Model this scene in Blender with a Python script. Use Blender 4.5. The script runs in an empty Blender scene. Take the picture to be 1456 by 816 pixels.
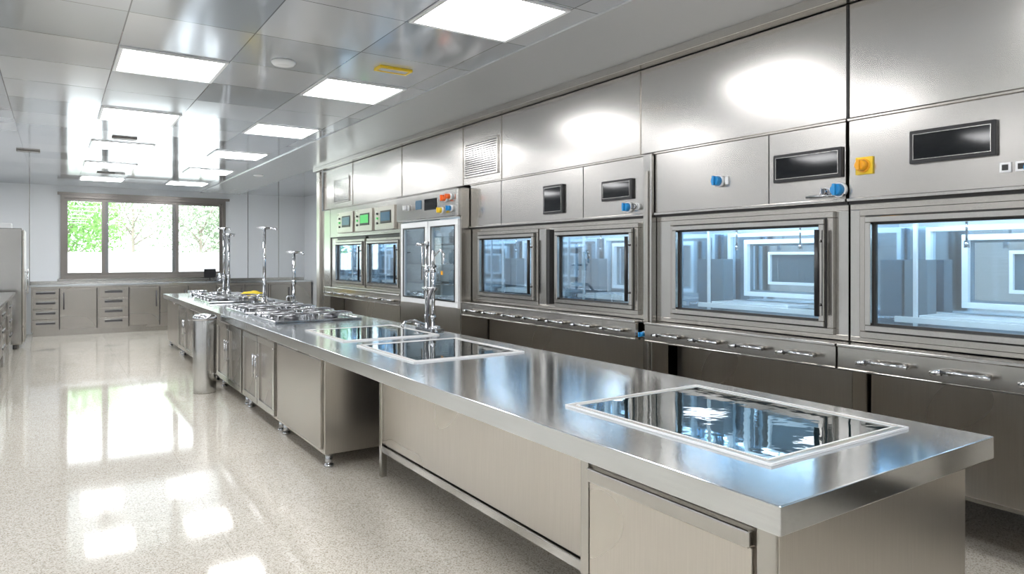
import bpy, bmesh, math, random
from mathutils import Vector, Matrix
random.seed(7)
sc = bpy.context.scene
COL = sc.collection
CZ = 2.91      # ceiling height

# ------------------------------------------------------------------ materials
def newmat(name):
    m = bpy.data.materials.new(name); m.use_nodes = True
    nt = m.node_tree
    b = nt.nodes.get("Principled BSDF")
    return m, nt, b

def plain(name, col, rough=0.5, metal=0.0, emit=None, es=0.0, coat=0.0):
    m, nt, b = newmat(name)
    b.inputs["Base Color"].default_value = (*col, 1)
    b.inputs["Metallic"].default_value = metal
    if coat: b.inputs["Coat Weight"].default_value = coat
    n = nt.nodes.new("ShaderNodeTexNoise"); n.inputs["Scale"].default_value = 18
    tc = nt.nodes.new("ShaderNodeTexCoord"); nt.links.new(tc.outputs["Object"], n.inputs["Vector"])
    mr = nt.nodes.new("ShaderNodeMapRange")
    mr.inputs["To Min"].default_value = rough*0.85; mr.inputs["To Max"].default_value = rough*1.15
    nt.links.new(n.outputs["Fac"], mr.inputs["Value"]); nt.links.new(mr.outputs[0], b.inputs["Roughness"])
    if emit:
        b.inputs["Emission Color"].default_value = (*emit, 1)
        b.inputs["Emission Strength"].default_value = es
    return m

def steel(name, col=(0.62,0.61,0.59), rough=0.25, brush=(2,2,160), wav=0.25, wscale=1.6, vary=0.08, bump=0.0):
    m, nt, b = newmat(name)
    L = nt.links
    tc = nt.nodes.new("ShaderNodeTexCoord")
    mp = nt.nodes.new("ShaderNodeMapping"); mp.inputs["Scale"].default_value = brush
    L.new(tc.outputs["Object"], mp.inputs["Vector"])
    n = nt.nodes.new("ShaderNodeTexNoise"); n.inputs["Scale"].default_value = 1.5; n.inputs["Detail"].default_value = 4
    L.new(mp.outputs[0], n.inputs["Vector"])
    n2 = nt.nodes.new("ShaderNodeTexNoise"); n2.inputs["Scale"].default_value = wscale; n2.inputs["Detail"].default_value = 0
    L.new(tc.outputs["Object"], n2.inputs["Vector"])
    mr = nt.nodes.new("ShaderNodeMapRange"); mr.inputs["To Min"].default_value = rough*0.85; mr.inputs["To Max"].default_value = rough*1.2
    L.new(n2.outputs["Fac"], mr.inputs["Value"]); L.new(mr.outputs[0], b.inputs["Roughness"])
    mc = nt.nodes.new("ShaderNodeMapRange"); mc.inputs["To Min"].default_value = 1-vary; mc.inputs["To Max"].default_value = 1+vary
    L.new(n.outputs["Fac"], mc.inputs["Value"])
    mx = nt.nodes.new("ShaderNodeVectorMath"); mx.operation = 'SCALE'
    mx.inputs[0].default_value = col
    L.new(mc.outputs[0], mx.inputs["Scale"]); L.new(mx.outputs[0], b.inputs["Base Color"])
    b.inputs["Metallic"].default_value = 1.0
    if wav>0:
        b1 = nt.nodes.new("ShaderNodeBump"); b1.inputs["Strength"].default_value = wav; b1.inputs["Distance"].default_value = 0.02
        L.new(n2.outputs["Fac"], b1.inputs["Height"]); L.new(b1.outputs[0], b.inputs["Normal"])
    return m

M = {}
M['top']   = steel("brushed_steel_countertop", (0.70,0.72,0.735), 0.14, (60,1.5,60), 0.06, 1.2)
M['hood']  = steel("brushed_steel_hood", (0.53,0.51,0.485), 0.23, (3,3,120), 0.28, 0.9)
M['steel'] = steel("brushed_steel_panel", (0.50,0.475,0.44), 0.23, (3,120,3), 0.08, 1.0)
M['cab']   = steel("brushed_steel_cabinet", (0.64,0.605,0.555), 0.28, (120,120,3), 0.05, 1.0)
M['fcab']  = steel("brushed_steel_far_cabinet", (0.47,0.445,0.415), 0.26, (3,120,3), 0.05, 1.0)
M['frame'] = steel("steel_frame", (0.54,0.525,0.50), 0.18, (60,60,4), 0.0, 3)
M['dark']  = plain("dark_gap", (0.03,0.03,0.03), 0.5)
M['chrome']= plain("chrome", (0.55,0.56,0.58), 0.08, 1.0)
M['iron']  = plain("cast_iron_grate", (0.14,0.14,0.15), 0.3, 0.7)
M['black'] = plain("black_screen_glass", (0.006,0.007,0.009), 0.06)
M['bezel'] = plain("display_bezel", (0.02,0.02,0.022), 0.3)
M['blue']  = plain("blue_plastic", (0.02,0.27,0.62), 0.3)
M['yellow']= plain("yellow_plastic", (0.9,0.62,0.03), 0.35)
M['amber'] = plain("amber_plastic", (0.92,0.42,0.02), 0.35)
M['orange']= plain("orange_plastic", (0.9,0.16,0.02), 0.35)
M['white'] = plain("white_enamel", (0.82,0.83,0.84), 0.25)
M['wall']  = plain("white_wall_panel", (0.79,0.82,0.85), 0.18)
M['green'] = plain("green_lcd", (0.05,0.35,0.08), 0.3, 0, (0.1,0.9,0.2), 0.35)
M['lcd']   = plain("blue_lcd", (0.02,0.06,0.1), 0.2, 0, (0.2,0.5,0.8), 0.12)
M['bronze']= plain("window_frame_metal", (0.26,0.24,0.225), 0.3, 0.6)
M['chamber'] = steel("chamber_steel", (0.58,0.71,0.81), 0.09, (2,2,80), 0.10, 2.0)
M['chamberD'] = plain("chamber_smoked_glass", (0.14,0.22,0.28), 0.05)
M['chamberL'] = plain("chamber_white_trim", (0.76,0.87,0.94), 0.25, 0.0)
M['led']   = plain("chamber_led", (0.9,0.95,1), 0.5, 0, (0.80,0.91,1.0), 15.0)  # glow for the fill strips inside ovens and tall cabinet
M['lamp']  = plain("ceiling_panel_diffuser", (1,1,1), 0.5, 0, (0.985,0.99,1.0), 14.5)
M['leafA'] = plain("tree_leaves", (0.17,0.37,0.08), 0.6)
M['leafB'] = plain("tree_leaves_pale", (0.32,0.40,0.27), 0.6)
M['bark']  = plain("tree_bark", (0.35,0.30,0.25), 0.8)
M['conc']  = plain("white_render_wall", (0.85,0.86,0.86), 0.7)
M['grass'] = plain("outdoor_ground", (0.6,0.62,0.58), 0.8)
M['bin']   = steel("bin_steel", (0.58,0.58,0.57), 0.2, (60,60,2), 0.0, 3)
M['cloth'] = plain("yellow_cloth", (0.85,0.65,0.05), 0.8)

def glassmat(name, tint=(0.94,0.98,0.995), refl=0.08, gloss=0.015):
    m = bpy.data.materials.new(name); m.use_nodes = True
    nt = m.node_tree; nt.nodes.clear()
    o = nt.nodes.new("ShaderNodeOutputMaterial")
    t = nt.nodes.new("ShaderNodeBsdfTransparent"); t.inputs[0].default_value = (*tint,1)
    g = nt.nodes.new("ShaderNodeBsdfGlossy"); g.inputs["Roughness"].default_value = gloss
    g.inputs[0].default_value = (0.85,0.93,1,1)
    f = nt.nodes.new("ShaderNodeLayerWeight"); f.inputs[0].default_value = 0.3
    a = nt.nodes.new("ShaderNodeMath"); a.operation='MULTIPLY_ADD'; a.inputs[1].default_value = 0.5; a.inputs[2].default_value = refl
    nt.links.new(f.outputs["Fresnel"], a.inputs[0])
    x = nt.nodes.new("ShaderNodeMixShader")
    nt.links.new(a.outputs[0], x.inputs[0]); nt.links.new(t.outputs[0], x.inputs[1]); nt.links.new(g.outputs[0], x.inputs[2])
    nt.links.new(x.outputs[0], o.inputs[0])
    return m
M['glass'] = glassmat("chamber_window_glass")
M['pane']  = glassmat("window_pane_glass", (0.97,0.99,1), 0.02)

def cooktop_glass():
    m, nt, b = newmat("cooktop_black_glass")
    b.inputs["Base Color"].default_value = (0.006,0.020,0.026,1)
    b.inputs["Roughness"].default_value = 0.03
    b.inputs["IOR"].default_value = 1.9
    b.inputs["Coat Weight"].default_value = 1.0
    b.inputs["Coat IOR"].default_value = 1.8
    b.inputs["Coat Roughness"].default_value = 0.02
    tc = nt.nodes.new("ShaderNodeTexCoord"); n = nt.nodes.new("ShaderNodeTexNoise")
    n.inputs["Scale"].default_value = 9; n.inputs["Detail"].default_value = 2
    nt.links.new(tc.outputs["Object"], n.inputs["Vector"])
    bp = nt.nodes.new("ShaderNodeBump"); bp.inputs["Strength"].default_value = 0.07; bp.inputs["Distance"].default_value = 0.01
    nt.links.new(n.outputs["Fac"], bp.inputs["Height"]); nt.links.new(bp.outputs[0], b.inputs["Normal"])
    nt.links.new(bp.outputs[0], b.inputs["Coat Normal"])
    return m
M['cook'] = cooktop_glass()

def floor_mat():
    m, nt, b = newmat("terrazzo_floor"); L = nt.links
    tc = nt.nodes.new("ShaderNodeTexCoord")
    v = nt.nodes.new("ShaderNodeTexNoise"); v.inputs["Scale"].default_value = 150; v.inputs["Detail"].default_value = 2
    L.new(tc.outputs["Object"], v.inputs["Vector"])
    r = nt.nodes.new("ShaderNodeValToRGB")
    r.color_ramp.elements[0].position = 0.32; r.color_ramp.elements[0].color = (0.33,0.285,0.22,1)
    r.color_ramp.elements[1].position = 0.47; r.color_ramp.elements[1].color = (0.61,0.565,0.49,1)
    e = r.color_ramp.elements.new(0.66); e.color = (0.73,0.70,0.64,1)
    L.new(v.outputs["Fac"], r.inputs[0])
    n = nt.nodes.new("ShaderNodeTexNoise"); n.inputs["Scale"].default_value = 0.9
    L.new(tc.outputs["Object"], n.inputs["Vector"])
    br = nt.nodes.new("ShaderNodeTexBrick"); br.offset = 0.0
    br.inputs["Scale"].default_value = 1; br.inputs["Brick Width"].default_value = 1.2; br.inputs["Row Height"].default_value = 1.2
    br.inputs["Mortar Size"].default_value = 0.003; br.inputs["Color1"].default_value=(1,1,1,1); br.inputs["Color2"].default_value=(0.95,0.95,0.95,1)
    br.inputs["Mortar"].default_value=(0.80,0.79,0.77,1)
    L.new(tc.outputs["Object"], br.inputs["Vector"])
    mx = nt.nodes.new("ShaderNodeMix"); mx.data_type='RGBA'; mx.blend_type='MULTIPLY'; mx.inputs[0].default_value=1
    L.new(r.outputs[0], mx.inputs[6]); L.new(br.outputs["Color"], mx.inputs[7]); L.new(mx.outputs[2], b.inputs["Base Color"])
    mr = nt.nodes.new("ShaderNodeMapRange"); mr.inputs["To Min"].default_value=0.04; mr.inputs["To Max"].default_value=0.09
    L.new(n.outputs["Fac"], mr.inputs["Value"]); L.new(mr.outputs[0], b.inputs["Roughness"])
    b.inputs["IOR"].default_value = 1.6
    return m
M['floor'] = floor_mat()

def ceil_mat():
    m, nt, b = newmat("metal_ceiling_tiles"); L = nt.links
    tc = nt.nodes.new("ShaderNodeTexCoord")
    mp = nt.nodes.new("ShaderNodeMapping"); mp.inputs["Location"].default_value = (-0.35, -0.8333+0.0, 0)
    L.new(tc.outputs["Object"], mp.inputs["Vector"])
    br = nt.nodes.new("ShaderNodeTexBrick"); br.offset = 0.0
    br.inputs["Scale"].default_value = 1; br.inputs["Brick Width"].default_value = 0.70; br.inputs["Row Height"].default_value = 0.7333
    br.inputs["Mortar Size"].default_value = 0.004; br.inputs["Mortar Smooth"].default_value = 0.1
    br.inputs["Color1"].default_value=(0.82,0.84,0.87,1); br.inputs["Color2"].default_value=(0.52,0.56,0.61,1)
    br.inputs["Mortar"].default_value=(0.28,0.29,0.31,1); br.inputs["Bias"].default_value=-0.1
    L.new(mp.outputs[0], br.inputs["Vector"]); L.new(br.outputs["Color"], b.inputs["Base Color"])
    bw = nt.nodes.new("ShaderNodeRGBToBW"); L.new(br.outputs["Color"], bw.inputs[0])
    mr = nt.nodes.new("ShaderNodeMapRange"); mr.inputs["From Min"].default_value=0.5; mr.inputs["From Max"].default_value=0.84
    mr.inputs["To Min"].default_value=0.06; mr.inputs["To Max"].default_value=0.15
    L.new(bw.outputs[0], mr.inputs["Value"]); L.new(mr.outputs[0], b.inputs["Roughness"])
    b.inputs["Metallic"].default_value = 0.5
    n = nt.nodes.new("ShaderNodeTexNoise"); n.inputs["Scale"].default_value=2.2; n.inputs["Detail"].default_value=0
    L.new(tc.outputs["Object"], n.inputs["Vector"])
    bp = nt.nodes.new("ShaderNodeBump"); bp.inputs["Strength"].default_value=0.05; bp.inputs["Distance"].default_value=0.02
    L.new(n.outputs["Fac"], bp.inputs["Height"]); L.new(bp.outputs[0], b.inputs["Normal"])
    return m
M['ceil'] = ceil_mat()
M['soffit'] = plain("soffit_gray_metal", (0.66,0.67,0.68), 0.2, 0.4)

# ------------------------------------------------------------------ geometry helpers
def group(name, loc=(0,0,0)):
    e = bpy.data.objects.new(name, None); e.location = loc; e.empty_display_size = 0.1
    COL.objects.link(e); return e

def finish(bm, name, mat, parent, center, smooth=False):
    me = bpy.data.meshes.new(name); bm.to_mesh(me); bm.free()
    if mat is not None: me.materials.append(M[mat])
    if smooth:
        for p in me.polygons: p.use_smooth = True
    o = bpy.data.objects.new(name, me); COL.objects.link(o)
    c = Vector(center)
    if parent is not None:
        o.parent = parent; o.location = c - parent.location
    else:
        o.location = c
    return o

def box(name, x0,x1,y0,y1,z0,z1, mat, parent=None, bev=0.0):
    bm = bmesh.new()
    bmesh.ops.create_cube(bm, size=1)
    sx,sy,sz = abs(x1-x0),abs(y1-y0),abs(z1-z0)
    bmesh.ops.scale(bm, vec=(sx,sy,sz), verts=bm.verts)
    if bev>0:
        bmesh.ops.bevel(bm, geom=bm.edges[:], offset=min(bev, 0.45*min(sx,sy,sz)), segments=2, affect='EDGES', profile=0.5)
    return finish(bm, name, mat, parent, ((x0+x1)/2,(y0+y1)/2,(z0+z1)/2))

def rod(name, p0, p1, r, mat, parent=None, seg=16, r2=None):
    p0,p1 = Vector(p0),Vector(p1); d = p1-p0
    bm = bmesh.new()
    bmesh.ops.create_cone(bm, cap_ends=True, segments=seg, radius1=r, radius2=r if r2 is None else r2, depth=d.length)
    q = Vector((0,0,1)).rotation_difference(d.normalized())
    bmesh.ops.rotate(bm, matrix=q.to_matrix(), verts=bm.verts)
    o = finish(bm, name, mat, parent, (p0+p1)/2)
    for p in o.data.polygons: p.use_smooth = len(p.vertices)==4
    return o

def tube(name, pts, r, mat, parent=None):
    base = Vector(pts[0])
    cu = bpy.data.curves.new(name,'CURVE'); cu.dimensions='3D'; cu.bevel_depth=r; cu.bevel_resolution=4
    sp = cu.splines.new('POLY'); sp.points.add(len(pts)-1)
    for i,p in enumerate(pts):
        v = Vector(p)-base; sp.points[i].co=(*v,1)
    cu.materials.append(M[mat])
    o = bpy.data.objects.new(name, cu); COL.objects.link(o)
    o.location = base-(parent.location if parent else Vector())
    if parent: o.parent = parent
    return o

def lathe(name, prof, c, mat, parent=None, seg=32):
    bm = bmesh.new(); rings=[]
    for r,z in prof:
        rings.append([bm.verts.new((r*math.cos(2*math.pi*i/seg), r*math.sin(2*math.pi*i/seg), z)) for i in range(seg)])
    for a,b in zip(rings,rings[1:]):
        for i in range(seg): bm.faces.new((a[i],a[(i+1)%seg],b[(i+1)%seg],b[i]))
    bm.faces.new(rings[-1]); bm.faces.new(rings[0][::-1])
    o = finish(bm,name,mat,parent,c)
    for p in o.data.polygons: p.use_smooth = len(p.vertices)==4
    return o

def frameYZ(name, x0,x1, y0,y1,z0,z1, w, mat, parent, bev=0.002, wb=None):
    wb = wb or w
    bm = bmesh.new()
    for (a,b,c,d) in ((y0,y1,z1-w,z1),(y0,y1,z0,z0+wb),(y0,y0+w,z0+wb,z1-w),(y1-w,y1,z0+wb,z1-w)):
        r = bmesh.ops.create_cube(bm,size=1)
        vs = r['verts']
        bmesh.ops.scale(bm, vec=(x1-x0,b-a,d-c), verts=vs)
        bmesh.ops.translate(bm, vec=((x0+x1)/2-(x0+x1)/2,(a+b)/2-(y0+y1)/2,(c+d)/2-(z0+z1)/2), verts=vs)
    if bev: bmesh.ops.bevel(bm, geom=bm.edges[:], offset=bev, segments=1, affect='EDGES')
    return finish(bm,name,mat,parent,((x0+x1)/2,(y0+y1)/2,(z0+z1)/2))

def frameXZ(name, y0,y1, x0,x1,z0,z1, w, mat, parent):
    bm = bmesh.new()
    for (a,b,c,d) in ((x0,x1,z1-w,z1),(x0,x1,z0,z0+w),(x0,x0+w,z0+w,z1-w),(x1-w,x1,z0+w,z1-w)):
        vs = bmesh.ops.create_cube(bm,size=1)['verts']
        bmesh.ops.scale(bm, vec=(b-a,y1-y0,d-c), verts=vs)
        bmesh.ops.translate(bm, vec=((a+b)/2-(x0+x1)/2,0,(c+d)/2-(z0+z1)/2), verts=vs)
    return finish(bm,name,mat,parent,((x0+x1)/2,(y0+y1)/2,(z0+z1)/2))

def frameXY(name, z0,z1, x0,x1,y0,y1, w, mat, parent, bev=0.0015):
    bm = bmesh.new()
    for (a,b,c,d) in ((x0,x1,y1-w,y1),(x0,x1,y0,y0+w),(x0,x0+w,y0+w,y1-w),(x1-w,x1,y0+w,y1-w)):
        vs = bmesh.ops.create_cube(bm,size=1)['verts']
        bmesh.ops.scale(bm, vec=(b-a,d-c,z1-z0), verts=vs)
        bmesh.ops.translate(bm, vec=((a+b)/2-(x0+x1)/2,(c+d)/2-(y0+y1)/2,0), verts=vs)
    if bev: bmesh.ops.bevel(bm, geom=bm.edges[:], offset=bev, segments=1, affect='EDGES')
    return finish(bm,name,mat,parent,((x0+x1)/2,(y0+y1)/2,(z0+z1)/2))

# ------------------------------------------------------------------ room shell
XL, XR, YB, YF = -3.4, 4.9, -3.0, 16.2
box("floor", XL-.1, XR+.1, YB-.1, YF+.1, -0.1, 0.0, 'floor')
bm = bmesh.new()
vs=[bm.verts.new(v) for v in ((XL-.1,YB-.1,CZ),(XL-.1,YF+.1,CZ),(XR+.1,YF+.1,CZ),(XR+.1,YB-.1,CZ))]
bm.faces.new(vs)
r = bmesh.ops.extrude_face_region(bm, geom=bm.faces[:])
bmesh.ops.translate(bm, vec=(0,0,0.1), verts=[g for g in r['geom'] if isinstance(g,bmesh.types.BMVert)])
bmesh.ops.recalc_face_normals(bm, faces=bm.faces[:])
finish(bm,"ceiling",'ceil',None,(0,0,0))
box("wall_left", XL-.1, XL, YB, YF, 0, CZ, 'wall')
box("wall_right", XR, XR+.1, YB, YF, 0, CZ, 'wall')
box("wall_back", XL, XR, YB-.1, YB, 0, CZ, 'wall')
WX0,WX1,WZ0,WZ1 = 0.08,3.14,1.06,2.73
bm = bmesh.new()
for (a,b,c,d) in ((XL,WX0,0,CZ),(WX1,XR,0,CZ),(WX0,WX1,0,WZ0),(WX0,WX1,WZ1,CZ)):
    v = bmesh.ops.create_cube(bm,size=1)['verts']
    bmesh.ops.scale(bm, vec=(b-a,0.15,d-c), verts=v)
    bmesh.ops.translate(bm, vec=((a+b)/2,YF+.075,(c+d)/2), verts=v)
finish(bm,"wall_far",'wall',None,(0,0,0))
for i,x in enumerate((-0.42,3.62,4.3)):
    box(f"trim_{i+1}", x-.006,x+.006, YF-.006,YF, 0.95,CZ, 'frame')
box("trim_4", 2.62, 3.44, YB, YF, CZ-0.012, CZ-0.001, 'soffit')
box("trim_5", 3.40, 3.50, YB, 10.8, CZ-0.07, CZ-0.012, 'steel', bev=.004)

# window
w = group("window_1",(1.61,YF,1.06))
frameXZ("outer_frame", YF-.04,YF+.10, WX0,WX1,WZ0,WZ1, 0.06,'bronze',w)
for (a,b,yy) in ((WX0+.06,0.90,YF+.03),(0.78,2.20,YF-.0),(2.08,WX1-.06,YF+.03)):
    frameXZ("sash", yy,yy+.03, a,b,WZ0+.06,WZ1-.06, 0.06,'bronze',w)
    box("pane", a+.055,b-.055, yy+.012,yy+.016, WZ0+.115,WZ1-.115,'pane',w)
box("track_head", WX0-.05,WX1+.08,YF-.06,YF,WZ1,WZ1+.05,'bronze',w)
box("sill", WX0-.05,WX1+.05,YF-.10,YF-.001,WZ0-.03,WZ0,'frame',w)

# ceiling light panels
ys = (-1.0,1.2,3.4,5.6,7.8,10.0,12.2,14.4)
for cx in (-2.1,0.70,2.10):  # leftmost column is out of view, added to light the room
    for cy in ys:
        g = group("ceiling_light_panel",(cx,cy,CZ))
        frameXY("frame", CZ-.014,CZ-.001, cx-.345,cx+.345,cy-.345,cy+.345,.025,'white',g)
        box("diffuser", cx-.32,cx+.32,cy-.32,cy+.32,CZ-.010,CZ-.003,'lamp',g)
def smoke(cx,cy):
    lathe("smoke_detector",[(0.045,-.03),(0.07,-.027),(0.085,-.012),(0.085,-.001)],(cx,cy,CZ),'white')
smoke(1.37,5.03); smoke(2.9,12.2); smoke(0.9,13.3)
def cvent(cx,cy,inner):
    g=group("ceiling_vent",(cx,cy,CZ))
    frameXY("rim",CZ-.02,CZ-.001,cx-.13,cx+.13,cy-.06,cy+.06,.02,inner,g)
    box("core",cx-.11,cx+.11,cy-.04,cy+.04,CZ-.008,CZ-.002,'bronze',g)
    for i in range(4): box("louvre",cx-.11,cx+.11,cy-.035+i*.02,cy-.030+i*.02,CZ-.018,CZ-.008,'white',g)
cvent(2.11,4.77,'yellow'); cvent(0.68,9.3,'bronze'); cvent(0.70,13.3,'bronze'); cvent(-.3,11.1,'bronze')

# ------------------------------------------------------------------ appliance wall (right)
XF = 3.50
def display(y0,y1,z0,z1,x,g):
    box("display_bezel",x-.022,x,y0,y1,z0,z1,'bezel',g,.004)
    box("display_screen",x-.024,x-.021,y0+.02,y1-.02,z0+.02,z1-.02,'black',g)
    frameYZ("display_trim",x-.0255,x-.0235,y0+.018,y1-.018,z0+.018,z1-.018,.003,'frame',g,0)
def knob(y,z,x,mat,g,r=.03,plate=None):
    if plate: box("knob_plate",x-.012,x,y-.045,y+.045,z-.045,z+.045,plate,g,.003)
    rod("knob_base",(x,y,z),(x-.025,y,z),r*1.15,'white' if not plate else mat,g,24)
    rod("knob",(x-.025,y,z),(x-.06,y,z),r,mat,g,24,r*.8)
    box("knob_grip",x-.075,x-.05,y-r*.25,y+r*.25,z-r*.9,z+r*.9,mat,g,.003)

def chamber(y0,y1,z0,z1,g,depth=.50):
    x0=XF+.03; x1=XF+depth; t=.015
    w=y1-y0; h=z1-z0
    box("chamber_back",x1,x1+t,y0,y1,z0,z1,'chamber',g)
    box("chamber_side_a",x0,x1,y0-t,y0,z0-t,z1+t,'chamber',g)
    box("chamber_side_b",x0,x1,y1,y1+t,z0-t,z1+t,'chamber',g)
    box("chamber_bottom",x0,x1,y0,y1,z0-t,z0,'chamberL',g)
    box("chamber_top",x0,x1,y0,y1,z1,z1+t,'chamber',g)
    box("led_valance",x0,x0+.012,y0,y1,z1-.045,z1,'chamberL',g)  # lip added to hide the glowing strip behind it
    box("chamber_led_strip",x0+.014,x0+.034,y0+.04,y1-.04,z1-.018,z1-.004,'led',g)  # emissive strip added to brighten the chamber
    box("led_valance_rear",x1-.20,x1-.19,y0,y1,z1-.05,z1,'chamberL',g)  # matching added lip in front of the rear strip
    box("chamber_led_rear",x1-.188,x1-.168,y0+.04,y1-.04,z1-.018,z1-.004,'led',g)  # second added fill strip, deeper in the chamber
    frameYZ("rear_door_frame",x1-.05,x1-.02,y0+w*.08,y1-w*.05,z0+h*.10,z1-h*.08,.026,'chamberL',g,.002)  # nested frames and panels stand in for layered reflections in the glass
    box("rear_door_glass",x1-.02,x1-.004,y0+w*.08,y1-w*.05,z0+h*.10,z1-h*.08,'chamber',g)
    frameYZ("rear_inner_frame",x1-.085,x1-.045,y0+w*.18,y1-w*.20,z0+h*.20,z1-h*.16,.030,'chamberL',g,.002)
    frameYZ("rear_inner_seal",x1-.055,x1-.045,y0+w*.18+.03,y1-w*.20-.03,z0+h*.20+.03,z1-h*.16-.03,.012,'chamberD',g,0)
    box("rear_inner_glass",x1-.045,x1-.03,y0+w*.18,y1-w*.20,z0+h*.20,z1-h*.16,'chamber',g)
    frameYZ("rear_port_frame",x1-.065,x1-.04,y0+w*.32,y1-w*.36,z0+h*.34,z1-h*.30,.018,'chamberL',g,.001)  # innermost rectangle of the modelled reflections
    box("rear_port_glass",x1-.045,x1-.038,y0+w*.32,y1-w*.36,z0+h*.34,z1-h*.30,'chamberD',g)
    box("rear_dark_cabinet",x1-.16,x1-.06,y1-w*.075-.03,y1-.005,z0+.02,z0+h*.62,'chamberD',g,.004)
    for f,xx in ((.14,.22),(.88,.14)):
        box("rack_post",x0+xx,x0+xx+.015,y0+w*f,y0+w*f+.02,z0,z1,'chamberL',g,.002)
    for i in range(4):
        zz=z0+h*(.22+.18*i)
        rod("rack_runner",(x0+.10,y0+.03,zz),(x1-.05,y0+.03,zz),.006,'chamberL',g,8)
    box("front_ledge",x0+.12,x0+.15,y0+.05,y1-.05,z0+.045,z0+.075,'chamberL',g,.003)
    for i in range(5):
        xx=x0+.17+i*.05
        rod("rack_bar",(xx,y0+.02,z0+.055),(xx,y1-.02,z0+.055),.005,'chrome',g,8)
    box("tray",x0+.16,x1-.10,y0+w*.35,y1-w*.12,z0+.063,z0+.085,'chamberL',g,.004)
    for f in (.30,.72):
        rod("spray_pipe",(x0+.20,y0+w*f,z1),(x0+.20,y0+w*f,z1-h*.22),.006,'chrome',g,8)
        rod("spray_nozzle",(x0+.20,y0+w*f,z1-h*.22),(x0+.20,y0+w*f,z1-h*.28),.012,'chrome',g,10)

def oven_window(y0,y1,z0,z1,g,handle=True):
    frameYZ("window_surround",XF-.030,XF+.03,y0,y1,z0,z1,.035,'steel',g,.003)
    frameYZ("sash_frame",XF-.055,XF-.010,y0+.04,y1-.04,z0+.04,z1-.04,.03,'frame',g,.003)
    frameYZ("sash_gap",XF-.033,XF-.028,y0+.034,y1-.034,z0+.034,z1-.034,.008,'dark',g,0)
    frameYZ("glass_gasket",XF-.020,XF,y0+.07,y1-.07,z0+.07,z1-.07,.010,'dark',g,0)
    box("sash_glass",XF-.016,XF-.012,y0+.068,y1-.068,z0+.068,z1-.068,'glass',g)
    chamber(y0+.035,y1-.035,z0+.035,z1-.035,g)
    if handle:
        rod("sash_handle",(XF-.09,y0+.055,z0+.10),(XF-.09,y0+.055,z1-.10),.014,'bezel',g)
        for zz in (z0+.16,z1-.16): rod("handle_stud",(XF-.09,y0+.055,zz),(XF-.050,y0+.055,zz),.008,'chrome',g,10)

def rail_handles(y0,y1,z,x,g,n):
    L=(y1-y0)/n
    for i in range(n):
        a=y0+i*L+.10*L; b=y0+(i+1)*L-.30*L
        rod("rail_bar",(x-.05,a,z),(x-.05,b,z+.004),.009,'chrome',g,12)
        for yy in (a+.03,b-.03): rod("rail_bracket",(x-.05,yy,z),(x,yy,z),.013,'frame',g,12)
        rod("rail_tip",(x-.05,b-.01,z),(x-.05,b+.035,z-.008),.014,'chrome',g,12)

def bay(name,y0,y1,wins,nrail=2,handle=True):
    g=group(name,(XF+.4,(y0+y1)/2,0))
    z0,z1=1.08,1.745
    box("lintel",XF,XF+.04,y0,y1,z1,1.80,'steel',g,.002)
    box("apron",XF,XF+.04,y0,y1,1.055,z0,'steel',g,.002)
    edges=[y0]+[e for wv in wins for e in wv]+[y1]
    for a,b in zip(edges[::2],edges[1::2]):
        if b-a>.005: box("jamb",XF,XF+.04,a,b,z0,z1,'frame',g,.002)
    for a,b in wins: oven_window(a,b,z0,z1,g,handle)
    box("control_fascia",XF-.02,XF+.08,y0+.004,y1-.004,1.805,2.215,'hood',g,.004)
    box("fascia_lip",XF-.035,XF+.0,y0,y1,1.790,1.806,'frame',g,.002)
    box("lip_shadow_gap",XF-.012,XF-.001,y0,y1,1.775,1.790,'dark',g)
    box("fascia_top_lip",XF-.03,XF+.0,y0,y1,2.214,2.226,'steel',g,.002)
    box("rail_shelf",XF-.13,XF+.04,y0,y1,1.035,1.05,'frame',g,.003)
    box("rail_face",XF-.12,XF-.09,y0,y1,.925,1.035,'steel',g,.003)
    box("rail_lip",XF-.125,XF-.07,y0,y1,.915,.925,'frame',g,.002)
    box("rail_under",XF-.09,XF+.22,y0,y1,.925,.935,'steel',g)
    rail_handles(y0+.06,y1-.06,.975,XF-.12,g,nrail)
    box("lower_panel",XF+.20,XF+.23,y0+.002,y1-.002,.33,.925,'cab',g,.003)
    box("body_base",XF+.20,XF+.80,y0,y1,.31,.33,'steel',g)
    box("body_back",XF+.80,XF+.82,y0,y1,.31,2.2,'steel',g)
    box("body_end_a",XF+.04,XF+.80,y0,y0+.004,.33,2.2,'steel',g)
    for yy in (y0+.08,y1-.08):
        for xx in (XF+.30,XF+.72): rod("leg",(xx,yy,0),(xx,yy,.31),.025,'chrome',g)
    return g

g=bay("built_in_wall_oven",-1.05,.50,[(-.93,.40)],nrail=3)
g=bay("built_in_wall_oven",.51,2.02,[(.60,1.955)],nrail=4)
display(1.33,1.70,1.95,2.11,XF-.02,g)
knob(1.93,1.97,XF-.02,'amber',g,.030,'yellow')
for yy in (1.30,1.24):
    box("socket",XF-.028,XF-.02,yy-.022,yy+.022,1.87,1.915,'white',g,.002)
    box("socket_hole",XF-.030,XF-.027,yy-.012,yy+.012,1.88,1.905,'dark',g)
knob(1.19,1.88,XF-.02,'blue',g,.03)
g=bay("built_in_wall_oven",2.03,3.42,[(2.10,3.27)],nrail=4)
display(2.045,2.46,1.925,2.085,XF-.02,g)
knob(2.06,1.855,XF-.02,'blue',g,.034); knob(2.13,1.85,XF-.02,'chrome',g,.02)
knob(2.855,1.975,XF-.02,'blue',g,.032)
box("socket",XF-.028,XF-.02,2.79,2.815,1.95,2.0,'white',g,.002)
box("fascia_seam",XF-.022,XF-.0195,2.50,2.506,1.81,2.21,'dark',g)
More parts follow.
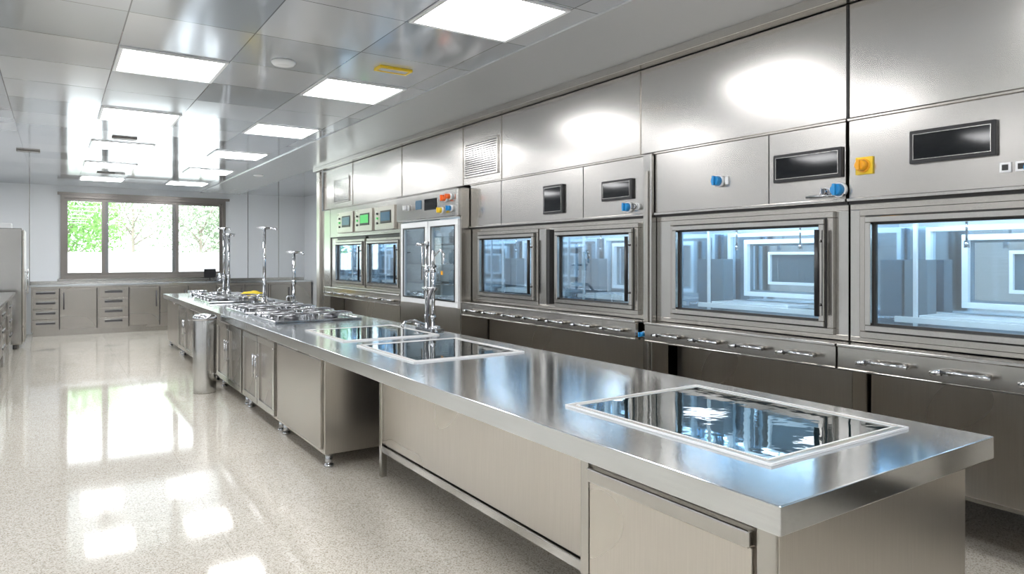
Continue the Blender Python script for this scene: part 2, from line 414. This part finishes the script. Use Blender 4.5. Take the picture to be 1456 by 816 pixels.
rod("fascia_pipe",(XF-.04,2.03,1.83),(XF-.04,2.25,1.83),.008,'chrome',g)
p=group("steel_wall_pillar",(XF,3.465,0))
box("post",XF-.05,XF+.12,3.425,3.505,.002,2.22,'frame',p,.004)
box("post_rib",XF-.062,XF-.05,3.450,3.480,.30,2.1,'steel',p,.003)
knob(3.465,.96,XF-.062,'blue',p,.018)
g=bay("built_in_wall_oven",3.51,5.97,[(3.58,4.57),(4.80,5.82)],nrail=7)
display(3.63,3.96,1.92,2.07,XF-.02,g); display(4.44,4.71,1.86,2.10,XF-.02,g)
knob(3.67,1.86,XF-.02,'blue',g,.032); knob(3.58,1.86,XF-.02,'chrome',g,.022)
for yy in (4.20,5.40): box("fascia_seam",XF-.022,XF-.0195,yy-.003,yy+.003,1.81,2.21,'dark',g)
box("hinge_column",XF-.04,XF,4.62,4.66,1.10,1.73,'dark',g,.003)
box("post_between",XF-.03,XF,4.68,4.78,1.09,1.74,'frame',g,.003)
g=bay("built_in_wall_oven",7.47,10.2,[(7.62,8.72),(8.80,9.95)],nrail=6)
for a,b,mm in ((7.75,8.35,'lcd'),(8.45,9.05,'green'),(9.15,9.75,'lcd')):
    box("control_module",XF-.07,XF-.02,a,b,1.84,2.14,'cab',g,.01)
    box("module_bezel",XF-.076,XF-.069,a+.08,b-.20,1.92,2.08,'bezel',g,.002)
    box("module_screen",XF-.078,XF-.075,a+.10,b-.22,1.95,2.06,mm,g)
    for i in range(3): rod("module_button",(XF-.07,b-.1,1.93+i*.06),(XF-.085,b-.1,1.93+i*.06),.014,'green' if i==1 else 'bezel',g)
for y in (8.1,9.3):
    box("dark_band",XF-.03,XF-.001,y-.55,y+.55,1.746,1.774,'bezel',g,.002)

e=group("steel_end_column",(4.0,10.5,0))
box("column_body",XF-.02,XF+.82,10.21,10.74,.002,2.215,'frame',e,.004)
box("column_edge",XF-.06,XF-.02,10.60,10.74,.002,2.83,'cab',e,.004)
box("column_header",XF,XF+.82,10.21,10.60,2.23,CZ-.08,'hood',e,.004)

# tall glass-door cabinet
t=group("glass_door_warming_cabinet",(3.8,6.72,0))
X=3.38
box("side_near",X,XF+.8,5.985,6.01,.1,2.19,'steel',t,.002)
box("side_far",X,XF+.8,7.43,7.455,.1,2.19,'steel',t,.002)
box("back",XF+.40,XF+.42,6.01,7.43,.1,2.19,'chamberL',t)
box("top",X,XF+.40,6.01,7.43,2.17,2.19,'steel',t)
box("lower_front",X,X+.03,6.01,7.43,.1,.98,'cab',t,.003)
box("middle_deck",X+.03,XF+.40,6.01,7.43,.96,.98,'chamberL',t)
box("header_body",X-.05,X+.10,5.99,7.45,1.90,2.20,'frame',t,.02)
frameYZ("door_left_frame",X-.02,X+.02,6.70,7.38,.98,1.885,.065,'white',t,.004)
frameYZ("door_right_frame",X-.02,X+.02,6.02,6.68,.98,1.885,.065,'white',t,.004)
frameYZ("door_left_seal",X-.024,X-.018,6.758,7.322,1.038,1.827,.014,'bezel',t,0)
frameYZ("door_right_seal",X-.024,X-.018,6.078,6.622,1.038,1.827,.014,'bezel',t,0)
box("door_glass",X-.004,X+.002,6.75,7.33,1.03,1.835,'glass',t)
box("door_glass_b",X-.004,X+.002,6.07,6.63,1.03,1.835,'glass',t)
box("stile",X,X+.03,7.38,7.43,.98,1.9,'steel',t)
for z in (1.2,1.42,1.64):
    for i in range(6): rod("shelf_bar",(X+.08+i*.08,6.01,z),(X+.08+i*.08,7.43,z),.005,'chrome',t,8)
    for yy in (6.2,6.5,6.9,7.2):
        lathe("jar",[(0.05,0),(0.055,.02),(0.055,.11),(0.03,.13),(0.03,.15)],(X+.2,yy,z+.005),random.choice(['chamberD','chrome','iron']),t,16)
box("cabinet_led",X+.11,X+.13,6.1,7.35,2.0,2.02,'led',t)  # unseen glowing strip behind the header, lights the shelves
rod("door_handle",(X-.06,6.74,1.25),(X-.06,6.74,1.65),.010,'chrome',t)
for z in (1.3,1.6): rod("door_handle_stud",(X-.06,6.74,z),(X-.02,6.74,z),.007,'chrome',t,8)
box("header_display",X-.056,X-.049,6.42,6.70,2.0,2.12,'black',t,.002)
box("header_display_b",X-.056,X-.049,6.78,6.92,2.02,2.12,'lcd',t,.002)
for yy,zz,mm,rr in ((6.20,2.10,'orange',.034),(6.28,1.98,'yellow',.03),(6.08,1.99,'blue',.028),(6.10,2.11,'orange',.028),(7.1,2.05,'white',.03)):
    knob(yy,zz,X-.05,mm,t,rr)
for xx in (X+.08,XF+.7):
    for yy in (6.1,7.35): rod("foot",(xx,yy,0),(xx,yy,.1),.025,'chrome',t)
box("sticker",X-.0065,X-.0045,6.37,6.41,1.31,1.35,'amber',t)

# upper hood panels
hs=[-2.9,-1.0,.5,2.03,3.58,5.42,6.15,7.65,9.3,10.2]
h=group("exhaust_hood",(XF+.3,3.6,2.23))
for a,b in zip(hs,hs[1:]):
    box("hood_panel",XF-.005,XF+.02,a+.005,b-.005,2.232,CZ-.075,'hood',h,.004)
box("hood_core",XF+.02,XF+.8,-2.9,10.2,2.232,CZ-.075,'dark',h)
for s in hs[1:-1]:
    box("seam_strip",XF-.012,XF-.004,s-.006,s+.006,2.232,CZ-.075,'dark' if s in (2.03,) else 'steel',h)
for y0,y1 in ((5.47,6.10),(9.42,10.05)):
    frameYZ("vent_frame",XF-.022,XF-.005,y0,y1,2.30,2.66,.02,'frame',h,.002)
    for i in range(15):
        z=2.33+i*.0215
        box("vent_louvre",XF-.018,XF-.006,y0+.02,y1-.02,z,z+.013,'frame',h)
    box("vent_back",XF-.007,XF-.0055,y0+.02,y1-.02,2.32,2.64,'iron',h)
box("wall_right_cladding",XF+.0,XF+.82,-2.9,-1.06,.002,2.225,'steel',None,.003)

# ------------------------------------------------------------------ kitchen island
isl=group("kitchen_island",(2.13,7.0,0))
TZ=.87
box("countertop",1.52,2.74,1.06,13.0,TZ-.078,TZ,'top',isl,.003)
c0=.10
def cab(y0,y1,x0=1.60,x1=2.67):
    box("carcass",x0,x1,y0,y1,c0,TZ-.078,'cab',isl,.004)
    for xx in (x0+.05,x1-.05):
        for yy in (y0+.06,y1-.06):
            rod("foot",(xx,yy,.0),(xx,yy,c0),.026,'chrome',isl); rod("foot_flange",(xx,yy,0),(xx,yy,.015),.034,'chrome',isl)
cab(1.12,1.93)
box("corner_post",1.585,1.60,1.12,1.18,.1,TZ-.08,'frame',isl,.003)
box("door_panel",1.578,1.60,1.19,1.87,.13,.705,'cab',isl,.003)
box("door_pull_lip",1.562,1.60,1.19,1.87,.705,.755,'frame',isl,.006)
box("side_post",1.585,1.60,1.885,1.93,.1,TZ-.08,'frame',isl,.003)
box("bench_panel",1.86,1.88,1.93,4.36,.22,TZ-.078,'cab',isl,.003)
box("bench_lower_rail",1.845,1.88,1.93,4.40,.17,.215,'frame',isl,.003)
box("bench_back",2.6,2.62,1.93,4.74,.22,TZ-.078,'cab',isl)
for yy in (2.0,4.38):
    box("bench_leg",1.842,1.882,yy-.02,yy+.02,.0,TZ-.078,'frame',isl,.003)
    box("bench_leg_r",2.60,2.64,yy-.02,yy+.02,.0,TZ-.078,'frame',isl,.003)
box("bench_shelf",1.88,2.6,1.95,4.36,.185,.2,'steel',isl)
cab(4.75,5.95,1.58); 
box("door_panel",1.560,1.58,4.79,5.92,.13,.765,'steel',isl,.004)
for y0,y1 in ((5.97,7.2),(7.22,8.5),(8.85,10.1),(10.12,11.5)):
    cab(y0,y1,1.58)
    m=(y0+y1)/2
    for a,b in ((y0+.03,m-.01),(m+.01,y1-.03)):
        frameYZ("door_frame",1.552,1.58,a,b,.13,.765,.055,'frame',isl,.002)
        box("door_inset",1.566,1.578,a+.055,b-.055,.185,.71,'fcab',isl)
    for yy in (m-.05,m+.05):
        rod("door_handle",(1.525,yy,.38),(1.525,yy,.60),.008,'chrome',isl,12)
        for z in (.4,.58): rod("handle_stud",(1.525,yy,z),(1.555,yy,z),.006,'chrome',isl,8)
cab(11.6,12.9,1.58)
box("valance",1.60,1.62,8.5,8.85,.1,TZ-.08,'steel',isl)

def cooktop(x0,x1,y0,y1,z=TZ):
    g=group("glass_cooktop",((x0+x1)/2,(y0+y1)/2,z))
    frameXY("steel_rim",z,z+.006,x0,x1,y0,y1,.035,'cab',g,.002)
    box("glass_top",x0+.032,x1-.032,y0+.032,y1-.032,z+.0005,z+.0065,'cook',g,.0005)
    frameXY("inner_trim",z+.005,z+.0085,x0+.029,x1-.029,y0+.029,y1-.029,.006,'white',g,0)
    frameXY("outer_trim",z+.0005,z+.009,x0-.004,x1+.004,y0-.004,y1+.004,.006,'white',g,0)
cooktop(1.79,2.59,1.28,2.27)
cooktop(1.77,2.56,3.70,4.62)
cooktop(1.77,2.56,4.90,5.82)

def stove(y0,y1):
    g=group("gas_stove",(2.2,(y0+y1)/2,TZ))
    frameXY("tray_rim",TZ,TZ+.02,1.72,2.58,y0,y1,.04,'chrome',g,.003)
    box("tray",1.75,2.55,y0+.03,y1-.03,TZ,TZ+.008,'top',g)
    n=2
    for iy in range(n):
        cy=y0+(y1-y0)*(iy+.5)/n
        for cx in (1.95,2.35):
            lathe("burner",[(.07,0),(.075,.02),(.05,.03),(.045,.045),(.03,.048)],(cx,cy,TZ+.008),'iron',g,20)
            for s in (-.15,-.05,.05,.15):
                tube("grate_bar",[(cx-.17,cy+s,TZ+.01),(cx-.17,cy+s,TZ+.06),(cx+.17,cy+s,TZ+.06),(cx+.17,cy+s,TZ+.01)],.006,'chrome' if s in(-.15,.15) else 'iron',g)
            for s in (-.17,0,.17):
                tube("grate_cross",[(cx+s,cy-.15,TZ+.062),(cx+s,cy+.15,TZ+.062)],.006,'iron',g)
    for i in range(4):
        rod("gas_knob",(1.74,y0+.2+i*(y1-y0-.4)/3,TZ+.02),(1.74,y0+.2+i*(y1-y0-.4)/3,TZ+.045),.022,'chrome',g)
stove(6.6,7.7); stove(7.8,8.8); stove(9.9,11.1)

def pillar(x,y,top,arm=.18):
    g=group("pillar_faucet",(x,y,TZ))
    lathe("base_flange",[(.07,0),(.07,.012),(.035,.03),(.03,.08)],(x,y,TZ),'chrome',g,24)
    rod("riser",(x,y,TZ+.05),(x,y,top),.021,'chrome',g)
    rod("collar",(x,y,TZ+.28),(x,y,TZ+.33),.028,'chrome',g)
    lathe("top_cap",[(.03,-.03),(.10,-.012),(.10,0),(.02,.008)],(x,y,top),'chrome',g,24)
    rod("top_arm",(x,y,top-.02),(x+arm*.7,y-arm,top-.02),.014,'chrome',g)
    rod("arm_nozzle",(x+arm*.7,y-arm,top-.02),(x+arm*.7,y-arm,top-.05),.016,'chrome',g)
    tube("side_valve",[(x,y,TZ+.12),(x-.07,y-.02,TZ+.12),(x-.10,y-.03,TZ+.10),(x-.10,y-.03,TZ+.06)],.011,'chrome',g)
pillar(2.36,9.60,1.90,.16); pillar(2.60,9.05,1.57,.12); pillar(2.28,11.85,1.97,.1); pillar(2.40,12.1,1.88,.08)

def mixer(x,y):
    g=group("mixer_faucet",(x,y,TZ))
    box("mount_plate",x-.05,x+.07,y-.16,y+.16,TZ,TZ+.02,'chrome',g,.005)
    for dy in (-.09,.03):
        rod("riser",(x,y+dy,TZ+.02),(x,y+dy,1.55 if dy<0 else 1.60),.015,'chrome',g)
        for z in (TZ+.10,TZ+.34,TZ+.50): rod("nut",(x,y+dy,z),(x,y+dy,z+.035),.024,'chrome',g,8)
    rod("cross_pipe",(x,y-.15,TZ+.36),(x,y+.10,TZ+.36),.013,'chrome',g)
    rod("cross_pipe_b",(x,y-.13,TZ+.55),(x,y+.09,TZ+.55),.012,'chrome',g)
    rod("top_cap",(x,y+.03,1.60),(x,y+.03,1.63),.022,'chrome',g)
    rod("top_arm",(x+.02,y+.03,1.60),(x-.10,y+.03,1.605),.011,'chrome',g)
    tube("hook_arm",[(x,y-.09,1.50),(x+.03,y-.16,1.56),(x+.04,y-.20,1.52),(x+.04,y-.20,1.44)],.011,'chrome',g)
    tube("hose",[(x-.02,y-.12,TZ+.36),(x-.08,y-.16,TZ+.28),(x-.09,y-.15,TZ+.12),(x-.06,y-.12,TZ+.04)],.012,'iron',g)
    for dy in (-.2,.14):
        lathe("valve_wheel",[(.012,0),(.035,.008),(.035,.02),(.012,.028)],(x-.03,y+dy,TZ+.03),'chrome',g,16)
        rod("valve_stem",(x-.03,y+dy,TZ),(x-.03,y+dy,TZ+.04),.01,'chrome',g,8)
    tube("low_spout",[(x-.04,y,TZ+.05),(x-.14,y-.02,TZ+.09),(x-.24,y-.05,TZ+.09),(x-.27,y-.06,TZ+.05)],.013,'chrome',g)
mixer(2.66,5.28)

def cloth(x,y,s):
    bm=bmesh.new(); bmesh.ops.create_icosphere(bm,subdivisions=3,radius=1)
    for v in bm.verts:
        v.co*= 1+.18*math.sin(v.co.x*7+v.co.y*5)+.1*math.sin(v.co.y*11)
        v.co=Vector((v.co.x*s,v.co.y*s*.7,max(v.co.z,-.5)*s*.35+s*.175))
    finish(bm,"cleaning_cloth",'cloth',None,(x,y,TZ+.001),True)
cloth(2.60,11.30,.16)
def pan(x,y,r,mat='chrome'):
    lathe("steel_bowl",[(r*.6,0),(r*.95,.05),(r,.07),(r*.93,.068),(r*.55,.012)],(x,y,TZ+.001),mat,None,24)
pan(1.95,12.3,.15); pan(2.1,11.6,.12); pan(1.85,11.45,.1)

b=group("steel_waste_bin",(1.375,8.2,0))  # free-standing cylinder in place of the cabinet's curved end panel
lathe("bin_body",[(.115,0),(.12,.02),(.12,.80),(.115,.82)],(1.375,8.2,0),'bin',b,32)
lathe("bin_rim",[(.124,.80),(.128,.82),(.124,.84),(.10,.86),(.02,.87)],(1.375,8.2,0),'chrome',b,32)

# ------------------------------------------------------------------ far wall counter
fc=group("wall_base_cabinets",(2.2,15.8,0))
Y0=15.55
box("countertop",-.42,4.88,Y0-.03,YF-.002,.93,.97,'top',fc,.004)
box("backsplash",-.42,4.88,YF-.02,YF-.002,.97,1.02,'frame',fc)
box("carcass",-.38,4.86,Y0,YF-.002,.09,.93,'fcab',fc)
box("plinth",-.36,4.84,Y0+.05,YF-.01,0,.09,'steel',fc)
xs=[(-.36,.05,'d'),(.08,.66,'s'),(.70,1.20,'d'),(1.23,1.75,'s'),(1.77,2.28,'s'),(2.32,2.83,'s'),(2.86,3.4,'s'),(3.43,3.9,'s'),(3.95,4.4,'s')]
for a,b_,k in xs:
    box("carcass_seam",b_+.004,b_+.018,Y0-.004,Y0-.001,.12,.90,'dark',fc)
    if k=='d':
        for i in range(4):
            z=.14+i*.19
            box("drawer_front",a,b_,Y0-.02,Y0,z,z+.175,'fcab',fc,.004)
            box("drawer_pull",(a+b_)/2-.15,(a+b_)/2+.15,Y0-.045,Y0-.02,z+.12,z+.14,'chrome',fc,.004)
            box("drawer_pull_recess",(a+b_)/2-.15,(a+b_)/2+.15,Y0-.022,Y0-.0195,z+.085,z+.12,'iron',fc)
    else:
        box("door",a,b_,Y0-.02,Y0,.14,.885,'fcab',fc,.004)
        hx=a+.05 if a<.1 else b_-.05
        rod("door_handle",(hx,Y0-.05,.50),(hx,Y0-.05,.82),.010,'iron',fc)
        rod("handle_stud",(hx,Y0-.05,.57),(hx,Y0-.02,.57),.007,'iron',fc,8)
        rod("handle_stud",(hx,Y0-.05,.78),(hx,Y0-.02,.78),.007,'iron',fc,8)
k=group("electric_kettle",(2.98,15.9,.97))
lathe("body",[(.07,0),(.08,.02),(.07,.13),(.05,.16),(.02,.17)],(2.98,15.9,.972),'chrome',k,24)
tube("handle",[(3.04,15.9,1.11),(3.10,15.9,1.11),(3.11,15.9,1.02),(3.05,15.9,1.0)],.010,'bezel',k)
m_=group("small_monitor",(2.78,15.95,.97))
box("screen",2.66,2.90,15.94,15.97,1.05,1.24,'bezel',m_,.004); box("stand",2.74,2.82,15.92,16.0,.971,.985,'bezel',m_); box("stem",2.77,2.79,15.95,15.965,.985,1.05,'bezel',m_)

# ------------------------------------------------------------------ left side
fr=group("tall_refrigerator",(-.85,14.0,0))
box("body",-1.25,-.45,13.6,14.5,.08,1.96,'frame',fr,.01)
box("door",-.45,-.42,13.62,14.48,.12,1.93,'cab',fr,.008)
rod("handle",(-.38,13.72,.9),(-.38,13.72,1.3),.012,'chrome',fr)
for z in (.95,1.25): rod("handle_stud",(-.38,13.72,z),(-.42,13.72,z),.008,'chrome',fr)
for x in (-1.15,-.55):
    for y in (13.7,14.4): rod("foot",(x,y,0),(x,y,.08),.03,'iron',fr)
box("top_unit",-.9,-.6,13.8,14.2,1.96,2.05,'white',fr,.01)
lc=group("prep_table",(-.9,10.5,0))
box("table_top",-1.4,-.52,8.3,13.2,.91,.95,'top',lc,.005)
box("undershelf",-1.36,-.58,8.35,13.15,.22,.24,'steel',lc)
for x in (-1.34,-.60):
    for y in (8.4,10.0,11.6,13.1):
        rod("leg",(x,y,.0),(x,y,.91),.022,'chrome',lc)
for a in (8.9,10.1,11.7):
    box("drawer_unit",-1.3,-.56,a,a+1.1,.26,.90,'fcab',lc,.004)
    for i in range(3):
        box("drawer_front",-.56,-.545,a+.03,a+1.07,.28+i*.205,.47+i*.205,'fcab',lc,.004)
        box("drawer_pull",-.545,-.53,a+.3,a+.8,.36+i*.205,.385+i*.205,'iron',lc,.003)

# ------------------------------------------------------------------ outside
box("outdoor_ground",-25,30,YF+.3,60,-.3,-.2,'grass')
box("garden_wall",-15,20,22.0,22.2,-.2,1.62,'conc')
def tree(x,y,h,r,mat,n=1500):
    g=group("tree",(x,y,-.2))
    rod("trunk",(x,y,-.2),(x,y,h*.7),.07,'bark',g,12,.04)
    for i in range(6):
        a=i*1.05; rod("branch",(x,y,h*.4+i*.15),(x+r*.7*math.cos(a),y+r*.5*math.sin(a),h*.6+i*.3),.03,'bark',g,8,.01)
    bm=bmesh.new()
    for i in range(n):
        u=Vector((random.gauss(0,1),random.gauss(0,1),random.gauss(0,1))).normalized()*(random.random()**.4)*r
        c=Vector((u.x,u.y,u.z*.9)); s=random.uniform(.03,.09)
        a=Vector((random.gauss(0,1),random.gauss(0,1),random.gauss(0,1))).normalized(); b2=a.orthogonal().normalized()
        vs=[bm.verts.new(c+a*s),bm.verts.new(c+b2*s*.6),bm.verts.new(c-a*s),bm.verts.new(c-b2*s*.6)]
        bm.faces.new(vs)
    finish(bm,"foliage",mat,g,(x,y,h*.72))
tree(.3,26.5,3.6,1.7,'leafA',3800); tree(-1.6,25,3.8,1.8,'leafA',3000); tree(2.4,29,4.8,2.0,'leafB',1600)
tree(4.4,27,4.0,1.7,'leafB',2600); tree(6.0,28,4.2,1.9,'leafB',4200); tree(1.6,33,5,2.2,'leafA',1600)

# ------------------------------------------------------------------ light
wd=bpy.data.worlds.new("sky"); sc.world=wd; wd.use_nodes=True
bg=wd.node_tree.nodes["Background"]; bg.inputs[0].default_value=(0.93,0.97,1.0,1); bg.inputs[1].default_value=4.2
sun=bpy.data.lights.new("sun","SUN"); sun.energy=3; sun.angle=.02
so=bpy.data.objects.new("sun",sun); COL.objects.link(so); so.rotation_euler=(math.radians(35),0,math.radians(-20)); so.location=(0,10,12)

# ------------------------------------------------------------------ camera
cam=bpy.data.cameras.new("camera"); cam.sensor_width=36; cam.lens=24.06; cam.shift_y=-43/1456; cam.clip_end=200
co=bpy.data.objects.new("camera",cam); COL.objects.link(co)
co.location=(0,0,1.5); co.rotation_euler=(math.radians(90),0,math.radians(-33.7))
sc.camera=co
sc.view_settings.view_transform='Standard'
sc.view_settings.look='None'
sc.view_settings.exposure=0.12
